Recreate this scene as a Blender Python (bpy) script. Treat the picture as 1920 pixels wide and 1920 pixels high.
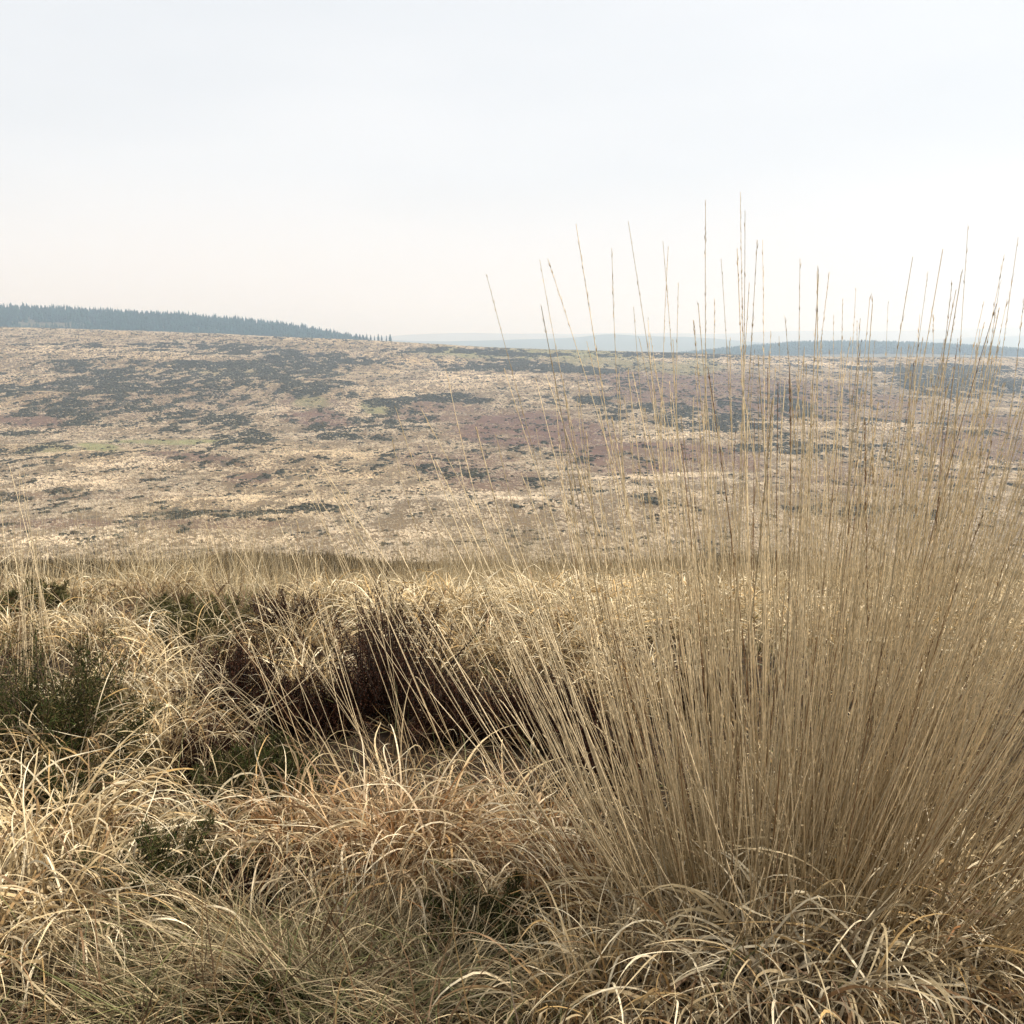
import bpy, math
import numpy as np

# ------------------------------------------------------------------ clear, camera, world, sun
for o in list(bpy.data.objects):
    bpy.data.objects.remove(o, do_unlink=True)
scene = bpy.context.scene
COL = scene.collection
FOV = math.radians(54.0)
FPX = 960.0 / math.tan(FOV / 2)
HORIZON = 650.0
PITCH = math.atan((960 - HORIZON) / FPX)
CAM_Z = 1.2
cam_data = bpy.data.cameras.new("camera")
cam_data.sensor_width = 36; cam_data.sensor_height = 36
cam_data.angle = FOV
cam_data.clip_start = 0.02; cam_data.clip_end = 60000
cam = bpy.data.objects.new("camera", cam_data)
COL.objects.link(cam)
cam.location = (0, 0, CAM_Z)
cam.rotation_euler = (math.radians(90) - PITCH, 0, 0)
scene.camera = cam

SUN_EL, SUN_AZ = math.radians(50), math.radians(84)     # azimuth clockwise from +Y (view direction)
world = bpy.data.worlds.new("World")
scene.world = world
world.use_nodes = True
nt = world.node_tree
for n in list(nt.nodes): nt.nodes.remove(n)
N = nt.nodes.new; LK = nt.links.new
wo = N("ShaderNodeOutputWorld"); bg = N("ShaderNodeBackground"); bg.inputs[1].default_value = 0.1
sky = N("ShaderNodeTexSky"); sky.sky_type = 'NISHITA'; sky.sun_disc = False
sky.sun_elevation = SUN_EL; sky.sun_rotation = SUN_AZ; sky.dust_density = 3.0
tc = N("ShaderNodeTexCoord"); mp = N("ShaderNodeMapping"); mp.inputs['Scale'].default_value = (1.2, 1.2, 4.5)
LK(tc.outputs['Generated'], mp.inputs[0])
nz = N("ShaderNodeTexNoise"); nz.inputs['Scale'].default_value = 1.6; nz.inputs['Detail'].default_value = 6
nz.inputs['Roughness'].default_value = 0.45
LK(mp.outputs[0], nz.inputs[0])
cr = N("ShaderNodeValToRGB")
cr.color_ramp.elements[0].position = 0.36; cr.color_ramp.elements[0].color = (0.665, 0.685, 0.71, 1)
cr.color_ramp.elements[1].position = 0.60; cr.color_ramp.elements[1].color = (0.725, 0.735, 0.75, 1)
LK(nz.outputs[0], cr.inputs[0])
sep = N("ShaderNodeSeparateXYZ"); LK(tc.outputs['Generated'], sep.inputs[0])
r2 = N("ShaderNodeMapRange"); r2.inputs[1].default_value = 0.0; r2.inputs[2].default_value = 0.16
LK(sep.outputs[2], r2.inputs[0])
warm = N("ShaderNodeMix"); warm.data_type = 'RGBA'
LK(r2.outputs[0], warm.inputs[0]); warm.inputs[6].default_value = (0.86, 0.80, 0.75, 1)
LK(cr.outputs[0], warm.inputs[7])
sc_ = N("ShaderNodeVectorMath"); sc_.operation = 'SCALE'; sc_.inputs[3].default_value = 10.0
LK(warm.outputs[2], sc_.inputs[0])
mx = N("ShaderNodeMix"); mx.data_type = 'RGBA'; mx.inputs[0].default_value = 0.94
LK(sky.outputs[0], mx.inputs[6]); LK(sc_.outputs[0], mx.inputs[7])
LK(mx.outputs[2], bg.inputs[0]); LK(bg.outputs[0], wo.inputs[0])

sd = bpy.data.lights.new("sun", 'SUN'); sd.energy = 5.0; sd.angle = math.radians(3.0); sd.color = (1.0, 0.955, 0.88)
sun = bpy.data.objects.new("sun", sd); COL.objects.link(sun)
sun.rotation_euler = (math.radians(90) - SUN_EL, 0, -SUN_AZ + math.pi)
sun.location = (20, 20, 60)

vs = scene.view_settings
scene.display_settings.display_device = 'sRGB'
vs.view_transform = 'Standard'; vs.look = 'None'; vs.exposure = 0.42; vs.gamma = 1.0; vs.use_curve_mapping = False
cy = scene.cycles
cy.max_bounces = 8; cy.diffuse_bounces = 1; cy.transmission_bounces = 2; cy.glossy_bounces = 2
cy.volume_bounces = 5; cy.transparent_max_bounces = 4
cy.use_denoising = True
scene.render.film_transparent = False
scene.render.filter_size = 1.2 if hasattr(scene.render, 'filter_size') else 1.5

# ------------------------------------------------------------------ numpy helpers
def hash2(ix, iy, seed):
    h = (ix.astype(np.int64) * 374761393 + iy.astype(np.int64) * 668265263 + seed * 1442695041) & 0xffffffff
    h = ((h ^ (h >> 13)) * 1274126177) & 0xffffffff
    h = h ^ (h >> 16)
    return (h & 0xffff) / 65535.0
def vnoise(x, y, seed=0):
    x = np.asarray(x, float); y = np.asarray(y, float)
    xi = np.floor(x); yi = np.floor(y); fx = x - xi; fy = y - yi
    fx = fx * fx * (3 - 2 * fx); fy = fy * fy * (3 - 2 * fy)
    a = hash2(xi, yi, seed); b = hash2(xi + 1, yi, seed); c = hash2(xi, yi + 1, seed); d = hash2(xi + 1, yi + 1, seed)
    return (a * (1 - fx) + b * fx) * (1 - fy) + (c * (1 - fx) + d * fx) * fy
def fbm(x, y, seed=0, octv=4, rough=0.5):
    s = 0; a = 1; t = 0
    for k in range(octv):
        s = s + a * (vnoise(x * 2 ** k + 17.3 * k, y * 2 ** k - 9.1 * k, seed + k) - 0.5); t += a; a *= rough
    return s / t * 2           # about -1..1
def sstep(a, b, v):
    t = np.clip((v - a) / (b - a), 0, 1); return t * t * (3 - 2 * t)
def hermite(xk, yk, x):
    xk = np.array(xk, float); yk = np.array(yk, float); x = np.asarray(x, float)
    d = np.diff(yk) / np.diff(xk)
    m = np.zeros_like(yk); m[0] = d[0]; m[-1] = d[-1]
    for i in range(1, len(yk) - 1):
        m[i] = 0 if d[i - 1] * d[i] <= 0 else 2 * d[i - 1] * d[i] / (d[i - 1] + d[i])
    xc = np.clip(x, xk[0], xk[-1])
    i = np.clip(np.searchsorted(xk, xc, side='right') - 1, 0, len(xk) - 2)
    h = xk[i + 1] - xk[i]; t = (xc - xk[i]) / h
    return ((2*t**3 - 3*t**2 + 1) * yk[i] + (t**3 - 2*t**2 + t) * h * m[i] + (-2*t**3 + 3*t**2) * yk[i+1] + (t**3 - t**2) * h * m[i+1])

# ------------------------------------------------------------------ terrain
PY = [-3000, -200, -20, 0, 2.0, 3.5, 5.0, 6.5, 8, 12, 20, 30, 50, 62, 78, 100, 132, 180, 228, 288, 372, 480, 624, 760, 860, 930, 1050, 1250, 2500, 16000]
PZ = [60, 14, 0.8, 0.02, -0.02, -0.08, -0.22, -0.52, -1.0, -1.98, -3.8, -5.85, -10.0, -12.7, -16.9, -22.0, -26.6, -28.6, -30, -30.6, -29.6, -25.6, -16.4, -6.0, 1.0, 1.4, -4, -16, -24, -30]
def xof(px, d): return (np.asarray(px, float) - 960) / FPX * d
def zof(py, d): return CAM_Z + (HORIZON - np.asarray(py, float)) / FPX * d
RX = xof([-500, 0, 300, 640, 960, 1300, 1700, 1920, 2500], 880)
RZ = zof([595, 612, 621, 636, 651, 661, 668.5, 669, 672], 880) - 1.2
def hill(x, y, z, pxs, pys, yc, w, drop=0.0, seed=5, amp=0.0):
    top = hermite(xof(pxs, yc), zof(pys, yc) - drop, x) + amp * fbm(x / (w * .5), y / (w * .5), seed, 3)
    g = np.exp(-((y - yc) / w) ** 2)
    return np.maximum(z, z + (top - z) * g)
def hgt(x, y):
    x = np.asarray(x, float); y = np.asarray(y, float)
    z = hermite(PY, PZ, y)
    t = sstep(330, 860, y) * (1 - sstep(950, 1300, y))
    z = z + (hermite(RX, RZ, x) - 1.0) * t
    # near ground: gentle hummocks
    near = sstep(0.6, 1.6, np.abs(y)) * (1 - sstep(9, 60, y))
    z = z + near * (0.10 * fbm(x / 1.3, y / 1.1, 3, 3)) 
    z = z + sstep(22, 40, y) * (1 - sstep(66, 90, y)) * 0.9 * fbm(x / 11, y / 30, 18, 3, .6)
    z = z + sstep(8, 20, y) * (1 - sstep(70, 110, y)) * 0.75 * fbm(x / 9, y / 9, 8, 4, .6)
    # hillside relief: hollows and spurs
    hs = sstep(110, 200, y) * (1 - sstep(850, 1000, y))
    z = z + hs * (2.4 * fbm(x / 120, y / 95, 11, 4) + 0.8 * fbm(x / 26, y / 26, 12, 3)) * 1.5 * (1 - 0.7 * sstep(700, 850, y))
    z = z + sstep(800, 860, y) * 0.35 * fbm(x / 30, y / 60, 21, 3)
    # wooded hills and far ridges
    z = hill(x, y, z, [-900, -300, 0, 200, 400, 550, 640, 700, 735, 850, 1000], [560, 562, 570, 578, 590, 605, 622, 633, 641, 665, 700], 1500, 260, 13.5)
    z = hill(x, y, z, [1150, 1290, 1400, 1500, 1600, 1750, 1850, 1930, 2300], [690, 660, 648, 640, 639, 644, 651, 661, 672], 1800, 210, 12)
    z = hill(x, y, z, [500, 740, 900, 1000, 1100, 1140, 1200, 1300, 1400, 1550, 1900], [655, 641, 640, 638, 632, 629, 631, 634, 642, 652, 660], 4200, 600, 0, 7, 9)
    z = hill(x, y, z, [1400, 1600, 1700, 1800, 1920, 2600], [670, 650, 641, 635, 630, 622], 4900, 600, 0, 8, 6)
    z = hill(x, y, z, [-2500, 500, 700, 860, 960, 1200, 1400, 1600, 1750, 1920, 2600], [640, 640, 632, 625, 626, 627, 625, 621, 620, 616, 612], 6600, 900, 0, 9, 12)
    return z
def ground_at(px, py, tmax=1500):
    """point of the ground seen at a pixel of the 1920 photograph"""
    u = (px - 960) / FPX; v = (960 - py) / FPX
    d = np.array([u, math.cos(PITCH) + v * math.sin(PITCH), -math.sin(PITCH) + v * math.cos(PITCH)])
    ts = np.exp(np.linspace(math.log(0.8), math.log(tmax), 4000))
    P = np.array([0, 0, CAM_Z]) + ts[:, None] * d
    below = P[:, 2] < hgt(P[:, 0], P[:, 1])
    i = int(np.argmax(below)) if below.any() else len(ts) - 1
    return float(P[i, 0]), float(P[i, 1]), float(hgt(P[i, 0], P[i, 1]))
def ray_at(px, py, ydist):
    u = (px - 960) / FPX; v = (960 - py) / FPX
    d = np.array([u, math.cos(PITCH) + v * math.sin(PITCH), -math.sin(PITCH) + v * math.cos(PITCH)])
    return np.array([0, 0, CAM_Z]) + d * (ydist / d[1])
def project(x, y, z):
    zz = z - CAM_Z
    dep = y * math.cos(PITCH) - zz * math.sin(PITCH); up = y * math.sin(PITCH) + zz * math.cos(PITCH)
    dep = np.where(np.abs(dep) < 1e-6, 1e-6, dep)
    return 960 + FPX * x / dep, 960 - FPX * up / dep

# vegetation map of the facing hillside: where each patch lies on it (taken from where it is seen, kept as ground cover)
HEATHER = [(240,725,330,68,-3,.62),(520,690,260,22,-6,.75),(620,735,190,26,6,.7),(430,655,160,10,2,.6),(870,688,70,12,10,1),(900,660,170,6,2,.8),(1010,690,150,13,3,.9),
 (840,745,85,9,4,1),(445,810,75,34,10,.6),(700,800,120,38,-10,.45),(1290,785,170,26,4,.75),(1450,770,120,30,0,.6),(1120,750,60,10,0,.7),(1680,688,250,11,2,.8),(1800,722,150,22,4,.75),
 (200,790,260,14,-8,.5),(60,850,60,12,0,.5),(300,860,60,9,0,.5),(430,962,130,7,0,.55),(690,958,150,16,3,.4),(1000,965,190,12,3,.5),(300,908,70,10,0,.4),(1130,930,150,10,8,.5),
 (1640,955,190,18,0,.6),(100,835,60,6,-8,.5),(1500,840,130,12,0,.5),(1750,800,160,14,6,.45),(950,900,120,14,8,.4),(1250,668,140,7,0,.5),(150,650,180,8,0,.45),(1060,860,90,8,6,.35)]
BRACKEN = [(590,775,80,34,8,.9),(985,805,165,40,4,1),(1250,862,185,36,2,1),(1330,735,250,42,5,.85),(60,790,80,18,4,.8),(820,775,110,24,4,.7),(390,868,130,18,10,.7),(880,880,130,36,8,.6),
 (470,900,60,12,0,.7),(1850,830,130,50,4,.7),(100,985,140,9,0,.6),(1120,840,90,24,0,.9),(1600,760,150,40,6,.7),(380,985,180,10,0,.5),(240,745,240,40,0,.25),(1640,900,220,30,0,.45),(200,930,200,10,0,.35)]
GREEN = [(190,838,42,10,4,1),(330,828,120,5,0,.9),(100,838,50,9,0,.6),(1000,664,230,11,1,.8),(575,752,36,14,0,.5),(715,765,40,10,10,.7),(1170,684,140,12,4,.5),(1310,690,60,14,0,.5),(430,700,80,8,0,.3)]
PALES = [(820,722,190,14,-4,1),(1010,716,130,12,6,1),(560,765,70,16,-20,.8),(650,770,34,26,30,1),(300,872,210,12,3,1),(120,905,150,22,0,.8),(600,882,160,12,6,1),(1255,818,150,7,-3,1),(1210,897,180,7,-3,1),
 (1450,679,300,5,1,1),(200,662,260,9,3,.9),(620,852,130,8,4,.9),(300,1012,380,10,0,1),(50,700,55,22,0,.7),(760,672,130,8,5,.8),(870,705,160,9,3,1),(900,925,160,8,4,.8),(1650,800,200,8,2,.8),(450,935,240,9,3,.8),(700,1005,250,8,0,.7),(150,805,90,8,0,.8),(1750,865,180,10,0,.8)]
def region(px, py, wx, wy, items, seed):
    n1 = fbm(wx / 34, wy / 48, seed, 4, .6); n2 = fbm(wx / 30, wy / 60, seed + 40, 4, .6)
    out = np.zeros_like(px)
    for (cx, cy_, rx, ry, ang, s) in items:
        a = math.radians(ang); dx = px - cx + n1 * 45; dyy = py - cy_ + n2 * min(ry, 18) * .9
        u = (dx * math.cos(a) + dyy * math.sin(a)) / rx; v = (-dx * math.sin(a) + dyy * math.cos(a)) / ry
        out = np.maximum(out, s * (1 - sstep(.72, 1.18, np.sqrt(u * u + v * v))))
    return out
def cover(x, y, z):
    px, py = project(x, np.maximum(y, 1), z)
    ok = sstep(95, 130, y) * (1 - sstep(900, 960, y))
    H = region(px, py, x, y, HEATHER, 31) * ok; B = region(px, py, x, y, BRACKEN, 51) * ok; G = region(px, py, x, y, GREEN, 71) * ok
    Pz = region(px, py, x, y, PALES, 201) * ok; H = H * (1 - .8 * Pz); B = B * (1 - .8 * Pz)
    side = np.clip((np.abs(px - 960) - 980) / 150, 0, 1) * ok      # beyond the picture's edge the moor goes on
    H = np.maximum(H, side * sstep(.1, .35, fbm(x / 70, y / 90, 91, 4)) * .7)
    st = fbm(x / 7, y / 15, 131, 5, .72) * 1.8 + .25 * fbm(x / 60, y / 60, 141, 2)
    fl = sstep(.24, .36, fbm(x / 3.6, y / 9, 161, 3, .6)) * (.30 + .5 * sstep(-.1, .3, fbm(x / 60, y / 70, 171, 2)))
    H = np.maximum(sstep(-.10, .12, st + H * 1.15 - .64) * np.clip(H * 2 + .25, 0, 1), fl) * ok
    B = B * (.45 + .55 * sstep(-.35, .15, fbm(x / 18, y / 30, 151, 4) + .25))
    H = H * (1 - .5 * Pz)
    return H, B, G, Pz

# ------------------------------------------------------------------ mesh builder
def make_mesh(name, V, F, C=None, mats=(), smooth=True):
    """V (n,3), F (m,3|4), C (n,3) linear colour per vertex"""
    me = bpy.data.meshes.new(name)
    V = np.ascontiguousarray(V, np.float32); F = np.ascontiguousarray(F, np.int32)
    k = F.shape[1]
    me.vertices.add(len(V)); me.vertices.foreach_set('co', V.ravel())
    me.loops.add(F.size); me.loops.foreach_set('vertex_index', F.ravel())
    me.polygons.add(len(F)); me.polygons.foreach_set('loop_start', np.arange(0, F.size, k, dtype=np.int32))
    if smooth: me.polygons.foreach_set('use_smooth', np.ones(len(F), bool))
    me.update(calc_edges=True)
    if C is not None:
        at = me.color_attributes.new('col', 'FLOAT_COLOR', 'POINT')
        c4 = np.ones((len(V), 4), np.float32); c4[:, :3] = C
        at.data.foreach_set('color', c4.ravel())
    for m in mats: me.materials.append(m)
    return me
def link(name, me, parent=None, loc=None):
    o = bpy.data.objects.new(name, me); COL.objects.link(o)
    if parent is not None: o.parent = parent
    if loc is not None: o.location = loc
    return o
def tag(o, label=None, cat=None, group=None, kind=None):
    if label: o['label'] = label
    if cat: o['category'] = cat
    if group: o['group'] = group
    if kind: o['kind'] = kind
    return o
def merge(parts):
    vs_, fs, cs = [], [], []; off = 0
    for V, F, C in parts:
        if len(V) == 0: continue
        vs_.append(V); fs.append(F + off); cs.append(C); off += len(V)
    return np.concatenate(vs_), np.concatenate(fs), np.concatenate(cs)

# ------------------------------------------------------------------ materials
def nodes(m):
    m.use_nodes = True; t = m.node_tree
    for n in list(t.nodes): t.nodes.remove(n)
    return t, t.nodes.new, t.links.new
def plant_mat(name, transl=0.25, rough=0.5, spec=0.35, nscale=90.0, lo=0.78, hi=1.18):
    m = bpy.data.materials.new(name); t, N, L = nodes(m)
    out = N('ShaderNodeOutputMaterial'); at = N('ShaderNodeAttribute'); at.attribute_name = 'col'
    tc = N('ShaderNodeTexCoord'); nz = N('ShaderNodeTexNoise'); nz.inputs['Scale'].default_value = nscale; nz.inputs['Detail'].default_value = 2
    L(tc.outputs['Object'], nz.inputs[0])
    mr = N('ShaderNodeMapRange'); mr.inputs[1].default_value = .3; mr.inputs[2].default_value = .7; mr.inputs[3].default_value = lo; mr.inputs[4].default_value = hi
    L(nz.outputs[0], mr.inputs[0])
    vm = N('ShaderNodeVectorMath'); vm.operation = 'SCALE'; L(at.outputs['Color'], vm.inputs[0]); L(mr.outputs[0], vm.inputs[3])
    p = N('ShaderNodeBsdfPrincipled'); p.inputs['Roughness'].default_value = rough; p.inputs['Specular IOR Level'].default_value = spec
    L(vm.outputs[0], p.inputs['Base Color'])
    if transl > 0:
        tr = N('ShaderNodeBsdfTranslucent'); L(vm.outputs[0], tr.inputs[0])
        mix = N('ShaderNodeMixShader'); mix.inputs[0].default_value = transl
        L(p.outputs[0], mix.inputs[1]); L(tr.outputs[0], mix.inputs[2]); L(mix.outputs[0], out.inputs[0])
    else: L(p.outputs[0], out.inputs[0])
    return m
M_LEAF = plant_mat('dry_leaf', .18, .55, .22, 60)
M_STALK = plant_mat('straw_stalk', .10, .5, .25, 120, .7, 1.15)
M_FINE = plant_mat('fine_grass', .16, .6, .15, 50)
M_BUSH = plant_mat('bush_foliage', .06, .8, .06, 40, .6, 1.3)
M_TWIG = plant_mat('twig_bark', 0, .8, .2, 80, .6, 1.2)
M_CONIF = plant_mat('conifer', 0, .9, .1, .4, .8, 1.2)
M_FARGRASS = plant_mat('moor_grass', .38, .8, .1, .6, .88, 1.1)

def ground_mat():
    m = bpy.data.materials.new('moor_ground'); t, N, L = nodes(m)
    out = N('ShaderNodeOutputMaterial'); at = N('ShaderNodeAttribute'); at.attribute_name = 'col'
    g = N('ShaderNodeNewGeometry')
    def noise(s, d=4):
        n = N('ShaderNodeTexNoise'); n.inputs['Scale'].default_value = s; n.inputs['Detail'].default_value = d; L(g.outputs['Position'], n.inputs[0]); return n
    a = noise(.35, 8); b = noise(7.0, 5)
    m1 = N('ShaderNodeMapRange'); m1.inputs[1].default_value = .3; m1.inputs[2].default_value = .7; m1.inputs[3].default_value = .7; m1.inputs[4].default_value = 1.2; L(a.outputs[0], m1.inputs[0])
    m2 = N('ShaderNodeMapRange'); m2.inputs[1].default_value = .3; m2.inputs[2].default_value = .7; m2.inputs[3].default_value = .8; m2.inputs[4].default_value = 1.15; L(b.outputs[0], m2.inputs[0])
    mm = N('ShaderNodeMath'); mm.operation = 'MULTIPLY'; L(m1.outputs[0], mm.inputs[0]); L(m2.outputs[0], mm.inputs[1])
    vm = N('ShaderNodeVectorMath'); vm.operation = 'SCALE'; L(at.outputs['Color'], vm.inputs[0]); L(mm.outputs[0], vm.inputs[3])
    p = N('ShaderNodeBsdfPrincipled'); p.inputs['Roughness'].default_value = .95; p.inputs['Specular IOR Level'].default_value = .1
    L(vm.outputs[0], p.inputs['Base Color'])
    bp = N('ShaderNodeBump'); bp.inputs['Strength'].default_value = .5; bp.inputs['Distance'].default_value = .5; L(a.outputs[0], bp.inputs['Height']); L(bp.outputs[0], p.inputs['Normal'])
    L(p.outputs[0], out.inputs[0]); return m
M_GROUND = ground_mat()

# plant colours (linear)
STRAW = np.array([.60, .465, .265]); PALE = np.array([.76, .64, .43]); GOLD = np.array([.44, .285, .115]); RUST = np.array([.38, .17, .055])
BROWN = np.array([.17, .10, .048]); OLIVE = np.array([.12, .12, .045]); DGREEN = np.array([.026, .038, .009]); HEATH = np.array([.026, .011, .006])
TAN_FAR = np.array([.60, .50, .37]); HEATHER_FAR = np.array([.034, .037, .027]); BRACK_FAR = np.array([.115, .068, .050]); GREEN_FAR = np.array([.19, .185, .085])
PEAT = np.array([.030, .020, .012])

# ------------------------------------------------------------------ terrain sheet (polar grid, finest towards the view)
def build_terrain():
    az = np.concatenate([np.radians(np.linspace(-180, -40, 60, endpoint=False)), np.radians(np.linspace(-40, 40, 620, endpoint=False)), np.radians(np.linspace(40, 180, 60, endpoint=False))])
    r = np.concatenate([np.geomspace(.15, 60, 170, endpoint=False), np.geomspace(60, 130, 40, endpoint=False), np.geomspace(130, 980, 330, endpoint=False), np.geomspace(980, 9000, 130)])
    R, A = np.meshgrid(r, az, indexing='ij')
    x = R * np.sin(A); y = R * np.cos(A)
    z = hgt(x, y)
    X, Y, Z = x.ravel(), y.ravel(), z.ravel()
    n, k = len(r), len(az)
    idx = np.arange(n * k).reshape(n, k)
    F = np.stack([idx[:-1], idx[1:], np.roll(idx, -1, 1)[1:], np.roll(idx, -1, 1)[:-1]], -1).reshape(-1, 4)
    F = F[:, ::-1]
    H, B, G, Pz = cover(X, Y, Z)
    base = np.array([.15, .108, .064])
    C = np.tile(base, (len(X), 1))
    lerp = lambda c, col, w: c * (1 - w[:, None]) + col * w[:, None]
    C = C * (1 + .18 * fbm(X / 16, Y / 22, 61, 4)[:, None])
    C = lerp(C, BRACK_FAR, B); C = lerp(C, GREEN_FAR, G); C = lerp(C, HEATHER_FAR, H * .85)
    far = sstep(950, 1250, Y)
    C = lerp(C, np.array([.10, .09, .06]), far * (1 - sstep(2600, 3800, Y)))
    C = lerp(C, np.array([.05, .06, .04]), sstep(2600, 3800, Y) * (1 - sstep(4700, 5000, Y)))
    C = lerp(C, np.array([.16, .13, .10]), sstep(4700, 5000, Y))
    mid = sstep(7, 14, np.hypot(X, Y)) * (1 - sstep(95, 130, Y))
    C = lerp(C, np.array([.115, .085, .045]), mid)
    C = lerp(C, PEAT, 1 - sstep(5, 9, np.hypot(X, Y)))
    V = np.stack([X, Y, Z], 1)
    V = np.concatenate([V, [[0, 0, float(hgt(0., 0.))]]]); C = np.concatenate([C, [PEAT]])
    me = bpy.data.meshes.new('ground')
    T = np.stack([idx[0], np.roll(idx[0], -1), np.full(k, n * k)], 1)
    # centre fan as degenerate-free quads is not possible: build from two face sizes
    me.vertices.add(len(V)); me.vertices.foreach_set('co', V.astype(np.float32).ravel())
    loops = np.concatenate([F.ravel(), T[:, [1, 0, 2]].ravel()]).astype(np.int32)
    starts = np.concatenate([np.arange(0, F.size, 4), F.size + np.arange(0, T.size, 3)]).astype(np.int32)
    me.loops.add(len(loops)); me.loops.foreach_set('vertex_index', loops)
    me.polygons.add(len(starts)); me.polygons.foreach_set('loop_start', starts)
    me.polygons.foreach_set('use_smooth', np.ones(len(starts), bool))
    me.update(calc_edges=True)
    at = me.color_attributes.new('col', 'FLOAT_COLOR', 'POINT'); c4 = np.ones((len(V), 4), np.float32); c4[:, :3] = C; at.data.foreach_set('color', c4.ravel())
    me.materials.append(M_GROUND)
    o = link('ground', me); tag(o, 'peaty moorland ground falling to a valley and rising to hazy ridges', kind='structure')
build_terrain()

# ------------------------------------------------------------------ haze
def build_haze():
    m = bpy.data.materials.new('haze'); t, N, L = nodes(m)
    out = N('ShaderNodeOutputMaterial'); v = N('ShaderNodeVolumePrincipled')
    v.inputs['Color'].default_value = (.62, .80, 1.0, 1); v.inputs['Absorption Color'].default_value = (1, 1, 1, 1); v.inputs['Density'].default_value = .00042; v.inputs['Anisotropy'].default_value = .5
    L(v.outputs[0], out.inputs['Volume'])
    s = 9300; z0, z1 = -95, 122
    V = np.array([[a * s, b * s, c] for c in (z0, z1) for a, b in ((-1, -1), (1, -1), (1, 1), (-1, 1))], float)
    F = np.array([[3, 2, 1, 0], [4, 5, 6, 7], [0, 1, 5, 4], [1, 2, 6, 5], [2, 3, 7, 6], [3, 0, 4, 7]])
    o = link('haze', make_mesh('haze', V, F, None, [m], False)); tag(o, 'pale bluish haze lying over the whole moor', kind='stuff')
build_haze()

# ------------------------------------------------------------------ blade and stalk generators
def curve_paths(P, az, th0, bend, L, S, pw=1.0, daz=None, wob=0.0, rng=None, kink=0.0):
    n = len(P); t = np.linspace(0, 1, S + 1)[None]
    th = th0[:, None] + bend[:, None] * t ** pw
    ph = az[:, None] + (0 if daz is None else daz[:, None] * t)
    if kink > 0:
        kk = (rng.uniform(0, 1, (n, 1)) < kink) * rng.uniform(.5, 1.9, (n, 1)); t0 = rng.uniform(.3, .8, (n, 1))
        th = th + kk * np.clip((t - t0) * 12, 0, 1)
    if wob > 0:
        th = th + wob * np.sin(t * rng.uniform(3, 9, (n, 1)) + rng.uniform(0, 6.28, (n, 1))) * t
        ph = ph + wob * np.sin(t * rng.uniform(3, 9, (n, 1)) + rng.uniform(0, 6.28, (n, 1))) * t
    d = np.stack([np.sin(th) * np.sin(ph), np.sin(th) * np.cos(ph), np.cos(th)], -1)
    ds = (L / S)[:, None, None]
    c = np.zeros((n, S + 1, 3)); c[:, 0] = P
    c[:, 1:] = P[:, None] + np.cumsum((d[:, 1:] + d[:, :-1]) * .5 * ds, 1)
    return c, d, ph
def ribbon(c, d, ph, W, tw0, tw1, prof, C):
    n, S1, _ = c.shape; t = np.linspace(0, 1, S1)[None]
    s = np.stack([np.cos(ph), -np.sin(ph), np.zeros_like(ph)], -1) * np.ones((n, S1, 1))
    nn = np.cross(d, s); a = (tw0[:, None] + tw1[:, None] * t)[..., None]
    side = np.cos(a) * s + np.sin(a) * nn
    w = W[:, None] * prof(t); side = side * (w[..., None] * .5)
    V = np.stack([c - side, c + side], 2).reshape(-1, 3)
    i = (np.arange(n)[:, None] * S1 + np.arange(S1 - 1)[None]).ravel() * 2
    F = np.stack([i, i + 1, i + 3, i + 2], 1)
    return V, F, np.repeat(C.reshape(-1, 3), 2, 0)
leafprof = lambda t: np.clip(1.0 - t ** 3, .08, 1) * np.clip(.55 + t * 2.5, 0, 1)
fineprof = lambda t: np.clip(1.02 - t ** 1.6, .15, 1)
def tube(c, Rr, C, k=3):
    n, S1, _ = c.shape
    d = np.gradient(c, axis=1); d /= np.linalg.norm(d, axis=2, keepdims=True) + 1e-9
    ref = np.array([.31, -.95, .05]); u = np.cross(d, ref); u /= np.linalg.norm(u, axis=2, keepdims=True) + 1e-9
    v = np.cross(d, u)
    rings = [c + Rr[..., None] * (math.cos(6.2832 * j / k) * u + math.sin(6.2832 * j / k) * v) for j in range(k)]
    V = np.stack(rings, 2).reshape(-1, 3)
    i = (np.arange(n)[:, None] * S1 + np.arange(S1 - 1)[None]).ravel() * k
    F = np.concatenate([np.stack([i + j, i + (j + 1) % k, i + k + (j + 1) % k, i + k + j], 1) for j in range(k)])
    return V, F, np.repeat(C.reshape(-1, 3), k, 0)
def mixc(a, b, w): return a * (1 - w) + b * w
def blade_cols(n, S1, rng, tip, base, basefrac=.35, var=.16, tips=None):
    t = np.linspace(0, 1, S1)[None, :, None]
    w = np.clip(1 - t / basefrac, 0, 1) if basefrac > 0 else 0 * t
    b = rng.normal(1, var, (n, 1, 1)).clip(.45, 1.4)
    tipc = tip[None, None] if tips is None else tips[:, None]
    return mixc(tipc, base[None, None], w) * b * np.ones((n, S1, 1))

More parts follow.
